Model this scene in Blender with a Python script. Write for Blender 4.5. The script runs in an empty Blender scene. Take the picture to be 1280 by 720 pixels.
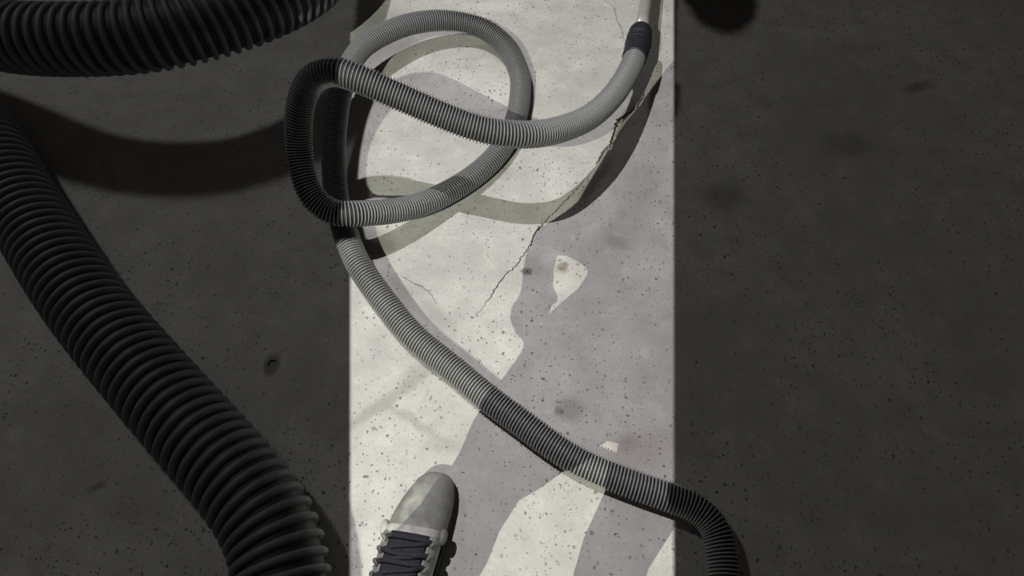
import bpy, bmesh, math, random
import numpy as np
from mathutils import Vector, Matrix
from mathutils.geometry import delaunay_2d_cdt

random.seed(7)
rng = np.random.default_rng(7)
S = bpy.context.scene
COL = S.collection
R = math.radians

# ------------------------------------------------------------------ camera
FOC, TILT, CAM_H = 800.0, R(30), 1.09
cam_d = bpy.data.cameras.new('camera')
cam_d.sensor_width = 36.0
cam_d.lens = FOC / 1280 * 36
cam_d.clip_start = 0.01
cam = bpy.data.objects.new('camera', cam_d)
cam.location = (0, 0, CAM_H)
cam.rotation_euler = (TILT, 0, 0)
COL.objects.link(cam)
S.camera = cam

# ------------------------------------------------------------------ world
W = bpy.data.worlds.new('world'); S.world = W
W.use_nodes = True
W.node_tree.nodes['Background'].inputs[0].default_value = (0.55, 0.47, 0.40, 1)
W.node_tree.nodes['Background'].inputs[1].default_value = 0.042

# ------------------------------------------------------------------ lamps
LAMP_A = Vector((-0.80, -1.15, 2.30))     # tripod work light behind the photographer
LAMP_B = Vector((-0.61, 0.72, 2.30))      # hanging work light over the hose
POWER_A, POWER_B, POWER_C = 250, 140, 15.5

def spot(name, loc, target, watts, colour, angle):
    d = bpy.data.lights.new(name, 'SPOT')
    d.energy = watts; d.color = colour; d.shadow_soft_size = 0.0012
    d.spot_size = R(angle); d.spot_blend = 0.1
    o = bpy.data.objects.new(name, d); COL.objects.link(o)
    o.location = loc
    o.rotation_euler = (Vector(target) - Vector(loc)).to_track_quat('-Z', 'Y').to_euler()
    return o
spot('work_light_beam', LAMP_A, (0, 0.6, 0), POWER_A, (1.0, 1.0, 0.84), 70)
spot('hanging_light_beam', LAMP_B, (0, 0.7, 0), POWER_B, (1.0, 0.955, 0.965), 90)
dc = bpy.data.lights.new('added_dim_fill', 'AREA')  # added fill with no known source, lifts the dark floor sides
dc.energy = POWER_C; dc.size = 0.30; dc.color = (1.0, 0.99, 0.96)
oc = bpy.data.objects.new('added_dim_fill', dc); COL.objects.link(oc)
oc.location = (-2.2, 2.6, 3.7)
oc.rotation_euler = (Vector((-0.1, 0.6, 0)) - Vector(oc.location)).to_track_quat('-Z', 'Y').to_euler()

S.view_settings.view_transform = 'Standard'
S.view_settings.look = 'None'
S.view_settings.exposure = 0.0
S.view_settings.gamma = 1.0
S.view_settings.use_curve_mapping = False

# ------------------------------------------------------------------ helpers
_c, _s = math.cos(TILT), math.sin(TILT)
def at(x, y, h=0.0):
    """point at height h seen at photograph pixel x, y"""
    d = Vector((0, _s, -_c)) + Vector((1, 0, 0)) * ((x - 640) / FOC) + Vector((0, _c, _s)) * ((360 - y) / FOC)
    return Vector((0, 0, CAM_H)) + d * ((h - CAM_H) / d.z)

def link(name, me, mat=None, parent=None, smooth=True):
    if isinstance(me, bmesh.types.BMesh):
        bmesh.ops.recalc_face_normals(me, faces=me.faces)
        m = bpy.data.meshes.new(name); me.to_mesh(m); me.free(); me = m
    if mat is not None and not me.materials:
        me.materials.append(mat)
    if smooth:
        me.polygons.foreach_set('use_smooth', [True] * len(me.polygons))
    o = bpy.data.objects.new(name, me); COL.objects.link(o)
    if parent: o.parent = parent
    return o

def thing(name, label, cat, loc=(0, 0, 0), rotz=0, group=None):
    o = bpy.data.objects.new(name, None); COL.objects.link(o)
    o.location = loc; o.rotation_euler = (0, 0, rotz)
    o['label'] = label; o['category'] = cat
    if group: o['group'] = group
    return o

def tag(o, label, cat):
    o['label'] = label; o['category'] = cat
    return o

def mesh_np(name, v, quads):
    me = bpy.data.meshes.new(name)
    me.from_pydata([tuple(p) for p in v], [], [tuple(q) for q in quads])
    me.update()
    return me

def loft(rings, caps=True, closed=True):
    bm = bmesh.new()
    vs = [[bm.verts.new(p) for p in r] for r in rings]
    n = len(rings[0])
    for a, b in zip(vs[:-1], vs[1:]):
        for i in range(n if closed else n - 1):
            j = (i + 1) % n
            bm.faces.new((a[i], a[j], b[j], b[i]))
    if caps:
        bm.faces.new(vs[0]); bm.faces.new(vs[-1])
    return bm

def box(bm, c, sz, rot=None):
    M = Matrix.Translation(c) @ (rot.to_4x4() if rot else Matrix()) @ Matrix.Diagonal((*sz, 1))
    return bmesh.ops.create_cube(bm, size=1, matrix=M)

def tube_bm(pts, radii, n=16, flat=(1, 1)):
    P, T, N, B = frames(np.array([tuple(p) for p in pts]))
    rings = []
    for i in range(len(P)):
        r = radii[i] if hasattr(radii, '__len__') else radii
        rx, ry = r if hasattr(r, '__len__') else (r, r)
        rings.append([Vector(P[i] + N[i] * math.cos(a) * rx + B[i] * math.sin(a) * ry)
                      for a in np.linspace(0, 2 * math.pi, n, endpoint=False)])
    return loft(rings)

def smooth_path(pts, step, iters=2):
    """centripetal-like Catmull-Rom through the points, resampled by arc length"""
    p = np.array([tuple(q) for q in pts], float)
    p = np.vstack([2 * p[0] - p[1], p, 2 * p[-1] - p[-2]])
    out = []
    for i in range(1, len(p) - 2):
        a, b, c, d = p[i - 1:i + 3]
        t = np.linspace(0, 1, 40, endpoint=False)[:, None]
        out.append(0.5 * (2 * b + (c - a) * t + (2 * a - 5 * b + 4 * c - d) * t ** 2 + (3 * b - a - 3 * c + d) * t ** 3))
    q = np.vstack(out + [p[-2:-1]])
    for _ in range(iters):                       # even out the bend between measured points
        k = 31
        w = np.hanning(k + 2)[1:-1]; w /= w.sum()
        e = np.vstack([2 * q[0] - q[k // 2:0:-1], q, 2 * q[-1] - q[-2:-k // 2 - 1:-1]])
        q = np.stack([np.convolve(e[:, j], w, 'valid') for j in range(3)], 1)
    L = np.concatenate([[0], np.cumsum(np.linalg.norm(np.diff(q, axis=0), axis=1))])
    s = np.linspace(0, L[-1], max(3, int(L[-1] / step)))
    return np.stack([np.interp(s, L, q[:, j]) for j in range(3)], 1)

def frames(P):
    T = np.gradient(P, axis=0); T /= np.linalg.norm(T, axis=1)[:, None]
    up = np.array([0, 0, 1.0]) if abs(T[0][2]) < .9 else np.array([1.0, 0, 0])
    N = np.zeros_like(P); n = up - T[0] * (up @ T[0])
    for i in range(len(P)):
        n = n - T[i] * (n @ T[i]); n /= np.linalg.norm(n); N[i] = n
    return P, T, N, np.cross(T, N)

# ------------------------------------------------------------------ materials
class Mat:
    def __init__(s, name):
        s.m = bpy.data.materials.new(name); s.m.use_nodes = True
        s.t = s.m.node_tree; s.b = s.t.nodes['Principled BSDF']
    def n(s, kind, **kw):
        nd = s.t.nodes.new('ShaderNode' + kind)
        for k, v in kw.items(): setattr(nd, k, v)
        return nd
    def l(s, a, b): s.t.links.new(a, b)
    def val(s, sock, v):
        if hasattr(v, 'is_output') or isinstance(v, bpy.types.NodeSocket): s.l(v, sock)
        else: sock.default_value = v
    def math(s, op, a, b=None, clamp=False):
        nd = s.n('Math', operation=op, use_clamp=clamp); s.val(nd.inputs[0], a)
        if b is not None: s.val(nd.inputs[1], b)
        return nd.outputs[0]
    def ramp(s, f, lo, hi, a=0.0, b=1.0):
        nd = s.n('MapRange', clamp=True, interpolation_type='SMOOTHSTEP'); s.val(nd.inputs[0], f)
        for i, v in enumerate((lo, hi, a, b)): s.val(nd.inputs[i + 1], v)
        return nd.outputs[0]
    def mix(s, f, a, b, mode='MIX'):
        nd = s.n('Mix', data_type='RGBA', blend_type=mode)
        s.val(nd.inputs[0], f)
        for sk, v in ((nd.inputs[6], a), (nd.inputs[7], b)):
            if isinstance(v, tuple): sk.default_value = (*v, 1)
            else: s.l(v, sk)
        return nd.outputs[2]
    def noise(s, vec, scale, detail=3, rough=.55):
        nd = s.n('TexNoise'); s.l(vec, nd.inputs['Vector'])
        nd.inputs['Scale'].default_value = scale; nd.inputs['Detail'].default_value = detail
        nd.inputs['Roughness'].default_value = rough
        return nd.outputs[0], nd.outputs[1]

def simple(name, col, rough=.5, metal=0.0, var=.15, scale=60, bump=0.0, dust=None, dust_amt=0.0, spec=None):
    M = Mat(name)
    tc = M.n('TexCoord').outputs['Object']
    f, _ = M.noise(tc, scale, 4)
    dark = tuple(c * (1 - var) for c in col); lite = tuple(min(1, c * (1 + var)) for c in col)
    c = M.mix(M.ramp(f, .3, .7), dark, lite)
    if dust:
        g, _ = M.noise(tc, scale * .35, 5, .65)
        c = M.mix(M.ramp(g, .62 - dust_amt * .4, .75, 0, 1), c, dust)
    M.l(c, M.b.inputs['Base Color'])
    M.b.inputs['Roughness'].default_value = rough; M.b.inputs['Metallic'].default_value = metal
    if spec is not None: M.b.inputs['Specular IOR Level'].default_value = spec
    if bump:
        bp = M.n('Bump'); bp.inputs['Strength'].default_value = bump; bp.inputs['Distance'].default_value = .002
        M.l(f, bp.inputs['Height']); M.l(bp.outputs[0], M.b.inputs['Normal'])
    return M.m

def concrete():
    M = Mat('concrete')
    tc = M.n('TexCoord').outputs['Object']
    f1, c1 = M.noise(tc, 3.2, 5, .6)
    f2, _ = M.noise(tc, 17, 5, .6)
    f3, _ = M.noise(tc, 120, 3, .6)
    col = M.mix(M.ramp(f1, .3, .7), (.44, .436, .425), (.56, .555, .54))
    col = M.mix(M.ramp(f2, .45, .70, 0, .6), col, (.385, .38, .37))
    col = M.mix(M.ramp(f2, .3, .46, .55, 0), col, (.63, .625, .60))
    col = M.mix(M.ramp(f3, .3, .75, 0, .22), col, (.36, .355, .34))
    # warped coordinates for ragged edges
    wn = M.n('VectorMath', operation='MULTIPLY_ADD')
    _, cw = M.noise(tc, 26, 3)
    M.l(cw, wn.inputs[0]); wn.inputs[1].default_value = (.022, .022, 0); M.l(tc, wn.inputs[2])
    wv = wn.outputs[0]
    off = Vector((.011, .011, 0))
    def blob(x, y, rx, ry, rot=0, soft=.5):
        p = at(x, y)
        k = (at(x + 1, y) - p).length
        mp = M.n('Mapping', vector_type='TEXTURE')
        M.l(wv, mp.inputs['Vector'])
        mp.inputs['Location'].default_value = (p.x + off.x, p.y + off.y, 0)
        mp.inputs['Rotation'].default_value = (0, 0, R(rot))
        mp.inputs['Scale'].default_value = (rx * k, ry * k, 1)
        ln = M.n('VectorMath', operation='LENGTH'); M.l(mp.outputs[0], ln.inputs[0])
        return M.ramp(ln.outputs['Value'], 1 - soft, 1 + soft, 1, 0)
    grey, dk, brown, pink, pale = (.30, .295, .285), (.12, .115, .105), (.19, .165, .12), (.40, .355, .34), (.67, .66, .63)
    for (x, y, rx, ry, rot, soft, c, a) in [
        (478, 505, 62, 8, 38, .5, grey, .65), (525, 465, 22, 10, 30, .6, grey, .55),
        (515, 525, 40, 5, -33, .6, grey, .55), (556, 556, 22, 9, -10, .6, grey, .5),
        (545, 395, 30, 12, -45, .6, grey, .6), (520, 362, 14, 10, -30, .6, grey, .5),
        (711, 512, 17, 15, 0, .6, grey, .75), (698, 514, 6, 5, 0, .6, dk, .5), (703, 334, 7, 9, 0, .4, brown, .9),
        (658, 340, 6, 5, 0, .4, dk, .75), (800, 560, 42, 22, 5, .7, pink, .6), (782, 555, 14, 10, 0, .7, dk, .30),
        (770, 303, 14, 9, -15, .6, grey, .6), (690, 322, 16, 12, 30, .7, pale, .55), (700, 350, 22, 16, 20, .7, pale, .4),
        (763, 600, 60, 40, 0, .8, pink, .25), (640, 590, 50, 40, 0, .8, pink, .25), (772, 455, 20, 60, -5, .8, pale, .2),
        (590, 110, 60, 28, 0, .8, pale, .35), (470, 25, 40, 14, 10, .7, grey, .35), (620, 8, 30, 10, 0, .7, pale, .5),
        (800, 170, 60, 40, 30, .8, pale, .2), (470, 300, 22, 20, -50, .6, brown, .55), (500, 365, 30, 9, -52, .6, brown, .35),
        (905, 245, 26, 22, 0, .6, dk, .45), (1060, 180, 30, 18, 0, .6, dk, .4), (1150, 108, 22, 8, 25, .6, dk, .5),
        (896, -18, 48, 92, 0, .14, (.02, .017, .013), .95), (745, 225, 40, 7, 58, .5, brown, .6), (780, 150, 42, 6, 62, .5, brown, .6),  # near-black patch: a hose shadow painted into the floor colour
        (340, 455, 9, 14, 0, .4, dk, .7), (120, 610, 12, 6, 30, .5, dk, .5),
    ]:
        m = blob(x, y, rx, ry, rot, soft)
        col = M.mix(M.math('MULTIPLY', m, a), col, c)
    # small dark aggregate specks, three sizes
    for scale, r0, r1, keep, amt, seed in ((210, .08, .24, .72, .6, 0), (120, .05, .22, .68, .78, 3.7), (60, .03, .15, .66, .85, 9.1), (27, .03, .085, .6, .85, 5.3)):
        mp = M.n('Mapping'); M.l(wv, mp.inputs['Vector']); mp.inputs['Location'].default_value = (seed, seed * .7, 0)
        mp.inputs['Scale'].default_value = (1, 1, 0)
        vo = M.n('TexVoronoi', voronoi_dimensions='2D'); M.l(mp.outputs[0], vo.inputs['Vector'])
        vo.inputs['Scale'].default_value = scale
        sep = M.n('SeparateColor'); M.l(vo.outputs['Color'], sep.inputs[0])
        sel = M.ramp(sep.outputs[0], keep, 1.0, 0, 1)
        rad = M.math('MULTIPLY', sel, r1)
        k = M.math('SUBTRACT', rad, vo.outputs['Distance'])
        mask = M.ramp(k, -.03, .04, 0, amt)
        dens = M.ramp(f1, .35, .6, .35, 1)
        col = M.mix(M.math('MULTIPLY', mask, dens), col, (.10, .10, .105))
    M.l(col, M.b.inputs['Base Color'])
    M.b.inputs['Roughness'].default_value = .78
    M.b.inputs['Specular IOR Level'].default_value = .25
    bp = M.n('Bump'); bp.inputs['Strength'].default_value = .25; bp.inputs['Distance'].default_value = .003
    M.l(M.math('ADD', f3, f2), bp.inputs['Height']); M.l(bp.outputs[0], M.b.inputs['Normal'])
    return M.m

def hose_plastic():
    """grey plastic, darker towards the cuff end, whose shade is painted into the colour"""
    M = Mat('hose_rib_plastic')
    tc = M.n('TexCoord').outputs['Object']
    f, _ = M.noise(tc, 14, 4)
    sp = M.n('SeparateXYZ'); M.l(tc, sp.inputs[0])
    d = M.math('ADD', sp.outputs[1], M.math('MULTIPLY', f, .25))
    c = M.mix(M.ramp(d, .55, 1.0), (.33, .335, .335), (.165, .172, .178))  # shade at the far cuff end painted as darker grey
    M.l(c, M.b.inputs['Base Color'])
    M.b.inputs['Roughness'].default_value = .38
    return M.m

MT = dict(
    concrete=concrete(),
    rib=hose_plastic(),
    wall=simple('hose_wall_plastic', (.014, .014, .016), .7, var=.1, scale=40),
    duct_rib=simple('duct_rib_plastic', (.15, .155, .165), .55, var=.08, scale=20),
    duct_wall=simple('duct_wall_plastic', (.03, .03, .032), .6, var=.1),
    cuff=simple('cuff_rubber', (.016, .016, .024), .55, var=.2),
    chrome=simple('chrome', (.74, .71, .68), .27, .6, var=.04),
    toe=simple('dusty_toe_leather', (.235, .24, .225), .6, var=.22, scale=45, dust=(.42, .42, .38), dust_amt=.25, bump=.2),
    upper=simple('dusty_side_leather', (.33, .335, .31), .7, var=.25, scale=60, dust=(.50, .50, .46), dust_amt=.4, bump=.2),
    band=simple('pale_scuffed_band', (.46, .46, .43), .65, var=.2, scale=70),
    tongue=simple('charcoal_mesh', (.030, .031, .040), .85, var=.35, scale=300, bump=.4),
    lace=simple('dark_lace', (.040, .040, .048), .9, var=.3, scale=400, bump=.3),
    sole=simple('dark_rubber_sole', (.035, .035, .036), .8, var=.2),
    eyelet=simple('grey_eyelet', (.20, .205, .19), .6, var=.2),
    trousers=simple('dark_trousers', (.05, .055, .07), .9, var=.2, scale=90),
    jacket=simple('grey_jacket', (.12, .125, .12), .9, var=.2, scale=90),
    skin=simple('skin', (.55, .36, .27), .55, var=.06),
    hair=simple('brown_hair', (.05, .035, .025), .6, var=.3, scale=120),
    black=simple('black_painted_steel', (.02, .02, .02), .5, var=.1),
    phone=simple('phone_black', (.015, .015, .017), .2, var=.05),
)
lens_m = Mat('lamp_lens'); lens_m.b.inputs['Emission Color'].default_value = (1, .97, .88, 1)
lens_m.b.inputs['Emission Strength'].default_value = 3.0
MT['lens'] = lens_m.m

# ------------------------------------------------------------------ floor with its cracks and pits
def jag_strip(pix, width_px, jitter, step=3.0):
    """a crack: a jagged strip along a polyline of pixels, tapered at both ends"""
    pts = [at(*p) for p in pix]
    dense = []
    for a, b in zip(pts[:-1], pts[1:]):
        k = max(1, int((b - a).length / (step / 700)))
        for i in range(k): dense.append(a.lerp(b, i / k))
    dense.append(pts[-1])
    n = len(dense); Lf, Rt = [], []
    for i, p in enumerate(dense):
        t = (dense[min(i + 1, n - 1)] - dense[max(i - 1, 0)]); t.z = 0; t.normalize()
        nn = Vector((-t.y, t.x, 0))
        u = i / (n - 1)
        w = width_px(u) if callable(width_px) else width_px
        w = max(.12, w * min(1, 6 * u + .1, 6 * (1 - u) + .1)) / 700 * .5 * random.uniform(.65, 1.35)
        mid = p + nn * random.uniform(-jitter, jitter) / 700
        Lf.append(mid + nn * w); Rt.append(mid - nn * w)
    return [(p.x, p.y) for p in Lf + Rt[::-1]]

def pit(x, y, r, n=8):
    p = at(x, y); a0 = random.random() * 6.28; e = random.uniform(.55, 1)
    ra = random.random() * 3.14
    out = []
    for i in range(n):
        a = i / n * 2 * math.pi
        rr = r / 700 * random.uniform(.75, 1.25)
        u, v = rr * math.cos(a), rr * math.sin(a) * e
        out.append((p.x + u * math.cos(ra) - v * math.sin(ra), p.y + u * math.sin(ra) + v * math.cos(ra)))
    return out

holes = []      # (polygon, depth)
holes.append((jag_strip([(752, -6), (757, 2), (768, 9), (771, 24), (777, 36), (780, 50), (786, 56)], 2.4, 1.2), .006))
holes.append((jag_strip([(808, 112), (803, 124), (799, 132), (791, 138), (782, 144), (773, 151), (770, 160), (767, 171), (764, 181), (755, 190), (744, 206)],
                        lambda u: 6.5, 1.6), .016))
holes.append((jag_strip([(742, 209), (734, 221), (716, 242), (697, 261), (679, 279), (671, 288), (665, 302), (656, 316), (649, 326), (640, 337), (633, 343),
                         (625, 354), (616, 366), (606, 381), (598, 391), (588, 399)], lambda u: 3.0 - 1.2 * u, 1.5), .007))
holes.append((jag_strip([(500, 344), (511, 350), (522, 356), (533, 362), (541, 372), (545, 382)], 1.5, 1.2), .004))
big_pits = [(544.5, 389, 2.6), (581, 404, 3.2), (569, 413.5, 2.6), (561, 408, 1.6), (659, 340, 2.6), (653, 341, 1.6), (702, 336, 3.0), (614, 365, 1.5),
            (485, 545, 2.2), (502, 607, 2.0), (460, 540, 1.8), (770, 668, 2.2), (623, 467, 1.8), (496, 485, 1.8), (724, 510, 1.4), (803, 590, 1.4), (340, 455, 6), (765, 181, 2)]
def seg_far(x, y):
    return all(math.hypot(x - a, y - b) > 14 for a, b, _ in big_pits)
occupied = [(at(*p[:2]).x, at(*p[:2]).y) for p in big_pits]
crackpts = [q for poly, _ in holes for q in poly]
def clear_of_cracks(poly):
    return all(math.hypot(poly[0][0] - q[0], poly[0][1] - q[1]) > .02 for q in crackpts)
for x, y, r in big_pits:
    pl = pit(x, y, r)
    if clear_of_cracks(pl): holes.append((pl, .004))
tries = 0
centres = []
while len(centres) < 150 and tries < 4000:
    tries += 1
    x, y = random.uniform(300, 980), random.uniform(-10, 730)
    r = random.choice((.9, 1.0, 1.1, 1.3, 1.6)) * (.75 + y / 1400)
    if not seg_far(x, y) or any(math.hypot(x - a, y - b) < 12 for a, b in centres): continue
    pl = pit(x, y, r, 7)
    if not clear_of_cracks(pl): continue
    centres.append((x, y)); holes.append((pl, .003))

def build_floor():
    verts, edges = [], []
    def add_loop(pts):
        b = len(verts); verts.extend(Vector(p) for p in pts)
        edges.extend((b + i, b + (i + 1) % len(pts)) for i in range(len(pts)))
    X0, X1, Y0, Y1 = -3.0, 3.0, -2.6, 3.4
    add_loop([(X0, Y0), (X1, Y0), (X1, Y1), (X0, Y1)])
    for h, _ in holes: add_loop(h)
    for gx in np.arange(-1.5, 1.51, .1):
        for gy in np.arange(-.2, 1.61, .1):
            verts.append(Vector((gx + random.uniform(-.02, .02), gy + random.uniform(-.02, .02))))
    vo, eo, fo, ov, oe, of = delaunay_2d_cdt(verts, edges, [], 1, 1e-6)
    hb = [(min(p[0] for p in h), max(p[0] for p in h), min(p[1] for p in h), max(p[1] for p in h), np.array(h), d) for h, d in holes]
    def inside(x, y):
        for x0, x1, y0, y1, h, d in hb:
            if x0 <= x <= x1 and y0 <= y <= y1:
                a, b = h, np.roll(h, -1, 0)
                k = ((a[:, 1] > y) != (b[:, 1] > y))
                with np.errstate(divide='ignore', invalid='ignore'):
                    xi = (b[:, 0] - a[:, 0]) * (y - a[:, 1]) / (b[:, 1] - a[:, 1]) + a[:, 0]
                if np.count_nonzero(k & (x < xi)) % 2: return d
        return 0
    bm = bmesh.new()
    top = [bm.verts.new((v.x, v.y, 0)) for v in vo]
    low = {}
    def lowv(i, d):
        if i not in low:
            low[i] = bm.verts.new((vo[i].x, vo[i].y, -d))
        return low[i]
    depth = {}
    for fi, f in enumerate(fo):
        cx = sum(vo[i].x for i in f) / len(f); cy = sum(vo[i].y for i in f) / len(f)
        depth[fi] = inside(cx, cy)
    edge_use = {}
    for fi, f in enumerate(fo):
        d = depth[fi]
        if d: bm.faces.new([lowv(i, d) for i in f])
        else: bm.faces.new([top[i] for i in f])
        for a, b in zip(f, f[1:] + f[:1] if isinstance(f, list) else tuple(f[1:]) + (f[0],)):
            edge_use.setdefault((min(a, b), max(a, b)), []).append(d)
    for (a, b), ds in edge_use.items():
        if len(ds) == 2 and (ds[0] > 0) != (ds[1] > 0):
            d = max(ds)
            bm.faces.new((top[a], top[b], lowv(b, d), lowv(a, d)))
    bm.verts.ensure_lookup_table()
    bmesh.ops.delete(bm, geom=[v for v in bm.verts if not v.link_faces], context='VERTS')
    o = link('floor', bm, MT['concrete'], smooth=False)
    for p in o.data.polygons:
        pass
    if sum(p.normal.z * p.area for p in o.data.polygons) < 0:
        o.data.flip_normals()
    o['kind'] = 'structure'
    o['label'] = 'speckled grey concrete floor with a jagged crack'
    return o
build_floor()

# ------------------------------------------------------------------ corrugated hoses
def hose_meshes(P, radius, pitch, rib_r, rib_h, seg, sec):
    P, T, N, B = frames(P)
    L = np.concatenate([[0], np.cumsum(np.linalg.norm(np.diff(P, axis=0), axis=1))])
    # wall
    rw = radius - rib_h
    nr = max(3, int(L[-1] / (pitch * 1.2)))
    s = np.linspace(0, L[-1], nr)
    ip = lambda A, s: np.stack([np.interp(s, L, A[:, j]) for j in range(3)], 1)
    a = np.linspace(0, 2 * np.pi, seg, endpoint=False)
    Pc, Nc, Bc = ip(P, s), ip(N, s), ip(B, s)
    v = (Pc[:, None] + rw * (np.cos(a)[None, :, None] * Nc[:, None] + np.sin(a)[None, :, None] * Bc[:, None])).reshape(-1, 3)
    i = np.arange(nr - 1)[:, None] * seg; j = np.arange(seg)[None]
    jn = (j + 1) % seg
    q = np.stack([i + j, i + jn, i + seg + jn, i + seg + j], -1).reshape(-1, 4)
    wall = mesh_np('wall', v, q)
    # one continuous spiral rib
    turns = L[-1] / pitch
    m = int(turns * seg)
    s = np.linspace(0, L[-1], m)
    th = 2 * np.pi * s / pitch
    Pc, Nc, Bc, Tc = ip(P, s), ip(N, s), ip(B, s), ip(T, s)
    out = np.cos(th)[:, None] * Nc + np.sin(th)[:, None] * Bc
    prof = []
    for k in range(sec):
        g = -math.pi * .5 * 1.0 + math.pi * k / (sec - 1)
        prof.append((math.sin(g) * rib_r, math.copysign(abs(math.cos(g)) ** .6, 1) * rib_h - .0002))
    v = np.stack([Pc + out * (rw + h) + Tc * w for w, h in prof], 1).reshape(-1, 3)
    i = np.arange(m - 1)[:, None] * sec; j = np.arange(sec - 1)[None]
    q = np.stack([i + j, i + j + 1, i + sec + j + 1, i + sec + j], -1).reshape(-1, 4)
    rib = mesh_np('spiral_rib', v, q)
    return wall, rib

HR = .025
hose_pix = [  # pixel x, y and height above the floor of the hose's centre line
    (795, 66, .115), (788, 85, .12), (768, 118, .14), (738, 146, .17), (700, 162, .205), (660, 168.5, .235), (610, 164, .255),
    (560, 147, .275), (500, 121, .305), (440, 95, .335), (410, 90, .335), (386, 104, .31), (374, 140, .26), (374, 188, .20),
    (386, 238, .155), (412, 264, .130), (446, 267, .118), (500, 262.5, .075), (545, 248, .045), (590, 222, .030), (624, 190, .027),
    (645, 150, .027), (651, 107, .03), (646, 83, .035), (632, 57, .045), (600, 33.5, .06), (558, 25.5, .075), (515, 29.5, .09),
    (479, 43, .10), (449, 63, .105), (430, 100, .10), (420, 150, .085), (417, 205, .070), (423, 262, .062), (439, 311, .056), (452, 337, .052),
    (476, 371, .042), (515, 419, .031), (560, 456, .026), (613.6, 500.5, .026), (642, 521, .026), (715, 573, .026), (785, 603, .026),
    (831.5, 619.5, .026), (868, 634, .026), (894, 660, .026), (904, 705, .026), (908, 770, .026), (925, 850, .026)]
path = smooth_path([at(*p) for p in hose_pix], .0035)
path[:, 2] = np.maximum(path[:, 2], HR + .0006)
wall, rib = hose_meshes(path, HR, .0058, .00134, .0036, 32, 6)
hose = thing('vacuum_hose', 'long coiled grey ribbed hose with a black cuff on the concrete floor', 'hose')
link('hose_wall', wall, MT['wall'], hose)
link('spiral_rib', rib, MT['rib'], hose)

# black rubber cuff where the hose meets the wand
c0, c1 = Vector(path[0]), at(806, 8, .11)
d = (c1 - c0).normalized()
tdir = Vector(path[0] - path[8]).normalized()
start = c0 - tdir * .022
p1 = c0 + (tdir * .5 + d * .5).normalized() * .026
p2 = p1 + d * .030
p3 = p2 + d * .030
cuff_pts = smooth_path([start, c0, p1, p2, p3], .002, 0)
n = len(cuff_pts)
u = np.linspace(0, 1, n)
rad = np.interp(u, [0, .02, .45, .47, .50, .52, .80, .90, .97, 1.0], [.0262, .0276, .0290, .0296, .0296, .0282, .0275, .0262, .023, .0185])
cf = link('cuff', tube_bm(cuff_pts, rad, 32), MT['cuff'], hose)
cf['label'] = 'black rubber cuff on the end of the grey hose'
for k in (.47, .60, .66):
    i = int(k * n)
    ring = [cuff_pts[max(0, i - 1)], cuff_pts[i], cuff_pts[min(n - 1, i + 1)], cuff_pts[min(n - 1, i + 2)]]
    link('grip_ring', tube_bm(ring, [.0278, .0300, .0300, .0278] if k == .47 else [.027, .0287, .0287, .027], 32), MT['cuff'], cf)

# metal wand running on from the cuff
w0 = p3 - d * .010
wdir = (at(815, -60, .09) - w0).normalized()
WR = .0165
wand = thing('vacuum_wand', 'shiny metal wand tube pushed into the black hose cuff', 'wand')
wpts = [w0 + wdir * t for t in np.linspace(0, .55, 12)]
link('tube', tube_bm(wpts, WR, 32), MT['chrome'], wand)
cend = w0 + wdir * .55
link('tube_collar', tube_bm([cend - wdir * .02, cend - wdir * .018, cend + wdir * .018, cend + wdir * .02], [WR, WR + .003, WR + .003, WR], 28), MT['cuff'], wand)

# wide duct hose in the dim part of the floor
DR = .070
duct_pix = [(440, -150, .14), (425, -75, .17), (395, -30, .20), (340, 2, .225), (265, 28, .24), (180, 45, .25), (90, 50, .25), (0, 45, .24), (-90, 20, .22),
            (-190, 0, .2), (-260, 40, .17), (-240, 110, .14), (-160, 120, .11), (-80, 125, .085), (-25, 165, .072), (10, 225, .071), (50, 292, .071), (95, 362, .071), (150, 432, .071), (250, 546, .071), (306, 610, .071),
            (340, 666, .071), (354, 735, .071), (354, 830, .071)]
dpath = smooth_path([at(*p) for p in duct_pix], .010)
dpath[:, 2] = np.maximum(dpath[:, 2], DR + .001)
dw, dr_ = hose_meshes(dpath, DR, .0215, .0060, .0085, 44, 7)
duct = thing('duct_hose', 'very wide dark ribbed duct hose lying in the dim left of the floor', 'hose')
link('duct_wall', dw, MT['duct_wall'], duct)
link('spiral_rib', dr_, MT['duct_rib'], duct)

# ------------------------------------------------------------------ work shoes
TIP = .285   # length of the shoe
s_w = [0, .004, .012, .025, .045, .07, .10, .13, .16, .20, .24, .27, .285]
halfw = [.005, .015, .024, .0315, .0375, .0415, .0435, .043, .041, .038, .036, .032, .012]
shift = [.017, .017, .016, .014, .010, .005, .001, -.001, -.002, -.002, 0, 0, 0]
topz = [.020, .034, .044, .053, .058, .062, .068, .078, .090, .105, .110, .105, .080]
def W_(s): return float(np.interp(s, s_w, halfw))
def X_(s): return float(np.interp(s, s_w, shift))
def Z_(s): return float(np.interp(s, s_w, topz))
def shoe_pt(s, ang, grow=0.0, base=.016):
    """surface of the upper: s from the toe, ang 0 = right edge, pi = left edge"""
    ca, sa = math.cos(ang), math.sin(ang)
    w = W_(s) + grow; t = Z_(s) - base + grow
    return Vector((X_(s) + w * math.copysign(abs(ca) ** .75, ca), TIP - s + (grow if s < .02 else 0), base + t * max(0, sa) ** .7))

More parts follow.
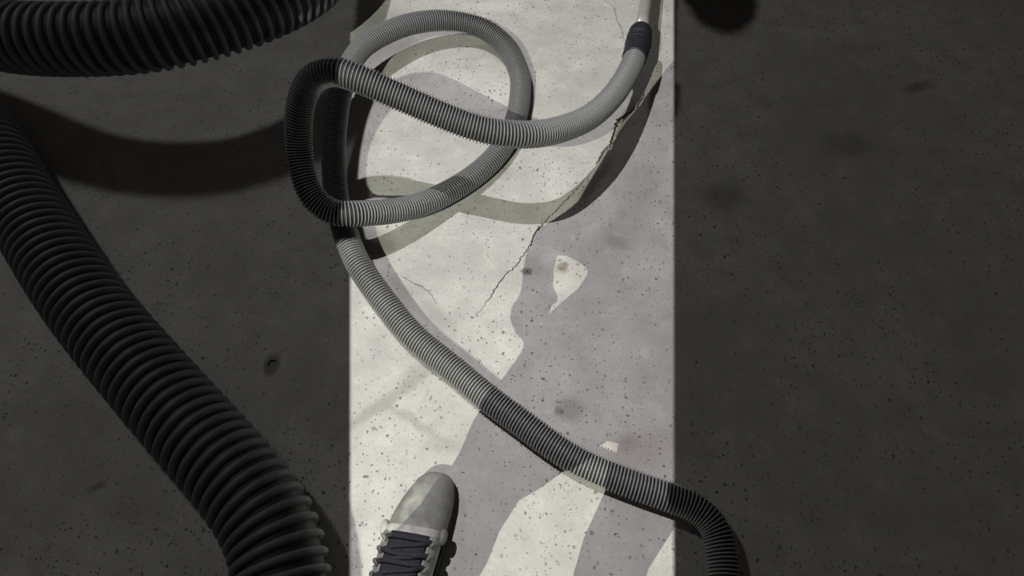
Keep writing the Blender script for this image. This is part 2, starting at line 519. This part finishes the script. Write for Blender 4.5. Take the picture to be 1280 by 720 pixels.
def patch(s0, s1, a0, a1, grow, ns=14, na=16, thick=.003):
    """a curved piece lying on the upper"""
    bm = bmesh.new()
    def grid(g):
        return [[bm.verts.new(shoe_pt(s0 + (s1 - s0) * i / ns, (a0(i / ns) if callable(a0) else a0) + ((a1(i / ns) if callable(a1) else a1) - (a0(i / ns) if callable(a0) else a0)) * j / na, g))
                 for j in range(na + 1)] for i in range(ns + 1)]
    G, Hh = grid(grow), grid(grow - thick)
    for i in range(ns):
        for j in range(na):
            bm.faces.new((G[i][j], G[i][j + 1], G[i + 1][j + 1], G[i + 1][j]))
            bm.faces.new((Hh[i][j], Hh[i + 1][j], Hh[i + 1][j + 1], Hh[i][j + 1]))
    for i in range(ns):
        for j in (0, na): bm.faces.new((G[i][j], G[i + 1][j], Hh[i + 1][j], Hh[i][j]))
    for j in range(na):
        for i in (0, ns): bm.faces.new((G[i][j], G[i][j + 1], Hh[i][j + 1], Hh[i][j]))
    return bm

def make_shoe(label, loc, yaw, mirror=False):
    sh = thing('work_shoe', label, 'shoe', loc, yaw)
    if mirror: sh.scale = (-1, 1, 1)
    # sole
    ss = np.concatenate([[0, .001, .003], np.linspace(.008, TIP - .006, 40), [TIP - .002, TIP]])
    def ring(g, z):
        a = [Vector((X_(s) + (W_(s) + g), TIP - s + (g if s < .03 else (-g if s > TIP - .02 else 0)), z)) for s in ss]
        b = [Vector((X_(s) - (W_(s) + g), TIP - s + (g if s < .03 else (-g if s > TIP - .02 else 0)), z)) for s in ss[::-1]]
        return a + b
    link('sole', loft([ring(.001, 0), ring(.0035, .003), ring(.004, .016), ring(.0025, .020)]), MT['sole'], sh)
    # upper
    rings = []
    for s in np.concatenate([[0, .002, .006, .012], np.linspace(.02, TIP - .01, 40), [TIP - .003, TIP]]):
        rings.append([shoe_pt(s, math.pi * k / 28) for k in range(29)])
    link('upper', loft(rings, caps=False, closed=False), MT['upper'], sh)
    # toe cap with a stitched pale band behind it
    tc = patch(.0005, .092, .10, math.pi - .10, .0032, 30, 28)
    link('toe_cap', tc, MT['toe'], sh)['label'] = 'smooth dusty grey-green toe cap'
    link('toe_band', patch(.091, .104, .55, math.pi - .55, .0042, 4, 22), MT['band'], sh)
    # side panels (eyestays) either side of the tongue
    link('eyestay', patch(.100, .215, .35, lambda u: 1.00 - .05 * u, .0040, 14, 8), MT['upper'], sh)
    link('eyestay', patch(.100, .215, lambda u: math.pi - 1.00 + .05 * u, math.pi - .35, .0040, 14, 8), MT['upper'], sh)
    # rubber lug at the front of each eyestay
    for side in (0, 1):
        a = .42 if side == 0 else math.pi - .42
        c = shoe_pt(.098, a, .006)
        bm = bmesh.new()
        bmesh.ops.create_icosphere(bm, subdivisions=3, radius=1, matrix=Matrix.Translation(c) @ Matrix.Diagonal((.0068, .0125, .009, 1)))
        link('side_lug', bm, MT['band'] if side else MT['eyelet'], sh)
    # tongue
    link('tongue', patch(.103, .225, 1.02, math.pi - 1.02, .0045, 16, 12), MT['tongue'], sh)
    # eyelets and laces
    for k in range(6):
        s = .113 + .0185 * k
        ends = []
        for side in (0, 1):
            a = .88 - .015 * k
            a = a if side == 0 else math.pi - a
            p = shoe_pt(s, a, .0058)
            q = shoe_pt(s, a + (-.22 if side == 0 else .22), .0062)
            mid = (p + q) / 2 + Vector((0, 0, .004))
            link('eyelet', tube_bm([p + Vector((0, -.0035, -.002)), p + Vector((0, -.003, .002)), mid + Vector((0, 0, .002)), q + Vector((0, .002, .001)), q + Vector((0, .003, -.003))], [.0030, .0036, .0040, .0036, .003], 10), MT['eyelet'], sh)
            ends.append(p)
        r0, l0 = ends
        pts = [r0 + Vector((.002, 0, 0))] + [shoe_pt(s + (.0045 * math.sin(math.pi * t) if k % 2 else -.002), 1.0 + (math.pi - 2.0) * t, .0085) for t in (.12, .3, .5, .7, .88)] + [l0 - Vector((.002, 0, 0))]
        link('lace', tube_bm(smooth_path(pts, .003, 0), [(.0020, .0036)] * len(smooth_path(pts, .003, 0)), 8), MT['lace'], sh)
        if k < 5:   # crossing run of the lace
            s2 = s + .0185
            cr = [shoe_pt(s + (s2 - s) * t, 1.0 + (math.pi - 2.0) * t, .0068) for t in np.linspace(.02, .98, 7)]
            link('lace', tube_bm(cr, [(.0018, .0033)] * 7, 8), MT['lace'], sh)
    # padded collar at the ankle
    cpts = [Vector((.036 * math.cos(a), .055 + .048 * math.sin(a), .106 + .006 * math.sin(a))) for a in np.linspace(0, 2 * math.pi, 25)]
    link('collar', tube_bm(cpts, .009, 10), MT['tongue'], sh)
    return sh
toe = at(545, 591, .03); 
yaw = R(-9)
heel = toe - Vector((-math.sin(yaw), math.cos(yaw), 0)) * TIP
heel -= Vector((math.cos(yaw), math.sin(yaw), 0)) * .013
make_shoe('dusty grey work shoe with dark laces at the lower edge of the floor', (heel.x, heel.y, 0), yaw)
make_shoe('second work shoe, under the person behind the camera', (.045, -.36, 0), R(6), mirror=True)

# ------------------------------------------------------------------ the person who stands in the shoes, holding the phone
def make_person():
    per = thing('person', 'person in dark trousers and grey jacket holding a phone above the floor', 'person', (0, 0, 0))
    bm = bmesh.new()
    def limb(pts, rad, n=18):
        b = tube_bm([Vector(p) for p in pts], rad, n)
        bmesh.ops.recalc_face_normals(b, faces=b.faces)
        m = bpy.data.meshes.new('t'); b.to_mesh(m); b.free(); bm.from_mesh(m); bpy.data.meshes.remove(m)
    def ball(c, r):
        bmesh.ops.create_uvsphere(bm, u_segments=20, v_segments=14, radius=1, matrix=Matrix.Translation(c) @ Matrix.Diagonal((*r, 1)))
    hx, hy = heel.x, heel.y
    # left leg, from the visible shoe up to the hip
    limb([(hx + .006, hy + .055, .085), (-.198, hy + .028, .16), (-.215, -.035, .28), (-.224, -.068, .40), (-.230, -.085, .49), (-.234, -.10, .61), (-.252, -.15, .74), (-.248, -.20, .93)],
         [.054, .066, .068, .059, .049, .048, .058, .070])
    # right leg
    limb([(.045, -.305, .085), (.035, -.28, .2), (.004, -.19, .33), (-.026, -.125, .43), (-.040, -.13, .49), (-.060, -.15, .63), (-.075, -.17, .74), (-.092, -.20, .93)],
         [.044, .048, .048, .044, .043, .046, .060, .078])
    # trunk
    limb([(-.168, -.20, .925), (-.168, -.20, .932), (-.168, -.20, .945), (-.168, -.205, .97), (-.165, -.21, 1.02), (-.165, -.225, 1.15), (-.165, -.235, 1.28), (-.165, -.24, 1.36), (-.165, -.235, 1.42)],
         [(.04, .03), (.11, .06), (.145, .085), (.152, .092), (.138, .09), (.136, .095), (.14, .105), (.14, .095), (.085, .06)], 28)
    # neck and head, bent to look down at the phone
    limb([(-.16, -.23, 1.38), (-.155, -.205, 1.46), (-.15, -.18, 1.52)], [.058, .055, .055])
    ball((-.145, -.15, 1.575), (.076, .095, .112))
    ball((-.145, -.062, 1.555), (.012, .018, .02))            # nose
    for sx in (-1, 1): ball((-.145 + sx * .078, -.155, 1.575), (.012, .022, .032))   # ears
    # left arm: elbow tucked in, forearm and hand hanging forward
    limb([(-.285, -.225, 1.38), (-.298, -.21, 1.28), (-.298, -.20, 1.18), (-.294, -.17, 1.13), (-.304, -.13, 1.075), (-.316, -.10, 1.025)],
         [.056, .050, .049, .042, .026, .017])
    # right arm: forearm raised, holding the phone behind the lens
    limb([(.0, -.23, 1.36), (.04, -.22, 1.25), (.07, -.20, 1.13), (.085, -.14, 1.10), (.07, -.09, 1.10), (.055, -.065, 1.105)],
         [.056, .052, .047, .042, .036, .029])
    ball((-.270, -.228, 1.375), (.072, .066, .066)); ball((-.02, -.228, 1.375), (.078, .066, .066))   # shoulders
    # hands
    def hand(wr, fwd, side, curl):
        fwd = Vector(fwd).normalized(); side = Vector(side).normalized(); nrm = fwd.cross(side)
        wr = Vector(wr)
        limb([wr, wr + fwd * .03, wr + fwd * .06, wr + fwd * .08], [(.016, .026), (.016, .036), (.015, .038), (.012, .036)], 14)
        for i, ln in enumerate((.062, .072, .068, .052)):
            b = wr + fwd * .075 + side * (.028 - .019 * i)
            limb([b, b + fwd * ln * .4 + nrm * curl * .3, b + fwd * ln * .7 + nrm * curl, b + fwd * ln * .8 + nrm * curl * 2],
                 [.0095, .009, .008, .007], 10)
        b = wr + fwd * .025 + side * .03
        limb([b, b + fwd * .025 + side * .022, b + fwd * .05 + side * .03 + nrm * curl * .5], [.012, .0105, .008], 10)
    hand((-.317, -.10, 1.022), (.08, .0, -.5), (.57, .82, .1), .012)
    hand((.055, -.068, 1.105), (-.65, .1, .25), (0, .35, 1), .010)
    m = bpy.data.meshes.new('body'); bm.to_mesh(m); bm.free()
    o = bpy.data.objects.new('body', m); COL.objects.link(o)
    rm = o.modifiers.new('r', 'REMESH'); rm.mode = 'VOXEL'; rm.voxel_size = .006
    sm = o.modifiers.new('s', 'SMOOTH'); sm.iterations = 3; sm.factor = .5
    dg = bpy.context.evaluated_depsgraph_get(); dg.update()
    me = bpy.data.meshes.new_from_object(o.evaluated_get(dg))
    bpy.data.objects.remove(o); bpy.data.meshes.remove(m)
    me.name = 'body'; me.materials.clear()
    for k in ('trousers', 'jacket', 'skin'): me.materials.append(MT[k])
    idx = []
    for p in me.polygons:
        c = p.center
        hand_l = c.x < -.25 and .85 < c.z < 1.035 and c.y > -.15
        hand_r = c.y > -.09 and c.z > 1.0 and c.z < 1.3
        idx.append(2 if (c.z > 1.45 or hand_l or hand_r) else (1 if c.z > .93 else 0))
    me.polygons.foreach_set('material_index', idx)
    link('body', me, None, per)
    # hair: a cap over the crown
    hb = bmesh.new()
    bmesh.ops.create_uvsphere(hb, u_segments=28, v_segments=18, radius=1, matrix=Matrix.Translation((-.145, -.160, 1.587)) @ Matrix.Diagonal((.083, .098, .113, 1)))
    bmesh.ops.delete(hb, geom=[v for v in hb.verts if v.co.z < 1.56 or (v.co.y > -.09 and v.co.z < 1.63)], context='VERTS')
    link('hair', hb, MT['hair'], per)
    for sx in (-1, 1):
        eb = bmesh.new()
        bmesh.ops.create_uvsphere(eb, u_segments=10, v_segments=8, radius=.011, matrix=Matrix.Translation((-.145 + sx * .03, -.064, 1.582)))
        link('eye', eb, MT['phone'], per)
    mb = bmesh.new()
    box(mb, Vector((-.145, -.066, 1.513)), (.045, .012, .008))
    link('mouth', mb, MT['skin'], per)
make_person()
pb = bmesh.new()
box(pb, Vector((0, -.030, CAM_H + .018)), (.075, .008, .155), Matrix.Rotation(R(-60), 3, 'X'))
bmesh.ops.bevel(pb, geom=pb.edges[:], offset=.003, segments=2, affect='EDGES')
tag(link('phone', pb, MT['phone'], smooth=False), 'black phone held in the hand of the person', 'phone')

# ------------------------------------------------------------------ the two work lights with added plates that keep the floor sides dark
LINES = [(at(438, -40), at(438, 800)), (at(842, -40), at(842, 800))]
def added_plates(root, lamp, s, names):
    """two added, unseen flat plates under the lamp that let through only a strip of light"""
    for (a, b), sgn in zip(LINES, (-1, 1)):
        a2, b2 = a + (a - b) * .5, b - (a - b) * .5
        pa, pb_ = lamp + (a2 - lamp) * s, lamp + (b2 - lamp) * s
        out = Vector((sgn * .38, 0, 0))
        th = Vector((0, 0, .002))
        bm = bmesh.new()
        q = [pa, pb_, pb_ + out, pa + out]
        lo = [bm.verts.new(v) for v in q]; hi = [bm.verts.new(v + th + (Vector((sgn * .004, 0, 0)) if i < 2 else Vector())) for i, v in enumerate(q)]
        bm.faces.new(lo); bm.faces.new(hi)
        for i in range(4): bm.faces.new((lo[i], lo[(i + 1) % 4], hi[(i + 1) % 4], hi[i]))
        link('added_mask_plate', bm, MT['black'], root, smooth=False)  # added plate out of view, only blocks light from the floor sides

def pixel_x(p):
    v = Vector(p) - Vector((0, 0, CAM_H))
    return 640 + FOC * v.x / (v.y * _s - v.z * _c)
def shade_tabs(root, lamp, s):
    """added unseen tongues on the left plate, shaped to the hose, that keep the raised hose loops beside the strip in the dark"""
    z0 = lamp.z * (1 - s) + .001
    for P_, rad in ((path, HR + .0015), (dpath, DR + .004)):
        pts = [Vector(p) for p in P_[::4]]
        run = []
        runs = []
        for p in pts:
            if pixel_x(p) < 437 and p.y > -.1: run.append(p)
            elif run: runs.append(run); run = []
        if run: runs.append(run)
        for run in runs:
            if len(run) < 3: continue
            q = [lamp + (p - lamp) * ((lamp.z - z0) / (lamp.z - p.z)) for p in run]
            w = [rad * (lamp.z - z0) / (lamp.z - p.z) for p in run]
            bm = bmesh.new(); rows = []
            for i in range(len(q)):
                t = q[min(i + 1, len(q) - 1)] - q[max(i - 1, 0)]; t.z = 0; t.normalize()
                nn = Vector((-t.y, t.x, 0)) * w[i]
                rows.append([bm.verts.new(v) for v in (q[i] + nn, q[i] - nn, q[i] - nn + Vector((0, 0, .001)), q[i] + nn + Vector((0, 0, .001)))])
            for a, b in zip(rows[:-1], rows[1:]):
                for k in range(4): bm.faces.new((a[k], a[(k + 1) % 4], b[(k + 1) % 4], b[k]))
            bm.faces.new(rows[0]); bm.faces.new(rows[-1])
            link('added_mask_tongue', bm, MT['black'], root, smooth=False)  # added strip cut to the hose outline, blocks the lamp from it

def housing(root, lamp, target):
    z = (lamp - Vector(target)).normalized()
    q = z.to_track_quat('Z', 'Y').to_matrix()
    M = lambda off: lamp + q @ Vector(off)
    bm = tube_bm([M((0, 0, .03)), M((0, 0, .05)), M((0, 0, .16)), M((0, 0, .18))], [.05, .075, .075, .04], 24)
    link('lamp_body', bm, MT['black'], root)
    lb = tube_bm([M((0, 0, .022)), M((0, 0, .029))], [.045, .045], 24)
    link('lamp_lens', lb, MT['lens'], root)

wl = thing('work_light', 'work light on a tripod stand behind the person', 'work light')
housing(wl, LAMP_A, (0, .6, 0))
added_plates(wl, LAMP_A, .24, None)
shade_tabs(wl, LAMP_A, .24)
base = LAMP_A + Vector((-.10, -.16, .0))
link('stand_pole', tube_bm([Vector((base.x, base.y, .35)), Vector((base.x, base.y, 2.28))], [.016, .014], 12), MT['black'], wl)
link('arm', tube_bm([Vector((base.x, base.y, 2.27)), LAMP_A + Vector((-.03, -.06, .08))], [.012, .012], 10), MT['black'], wl)
for k in range(3):
    a = k * 2 * math.pi / 3 + .5
    link('leg', tube_bm([Vector((base.x, base.y, .7)), Vector((base.x + .45 * math.cos(a), base.y + .45 * math.sin(a), .012))], [.012, .012], 10), MT['black'], wl)
hl = thing('hanging_light', 'work light hanging from a ceiling rod above the hose', 'work light')
housing(hl, LAMP_B, (0, .7, 0))
added_plates(hl, LAMP_B, .24, None)
shade_tabs(hl, LAMP_B, .24)
link('rod', tube_bm([LAMP_B + Vector((0, 0, .15)), LAMP_B + Vector((0, 0, 1.0))], [.012, .012], 10), MT['black'], hl)
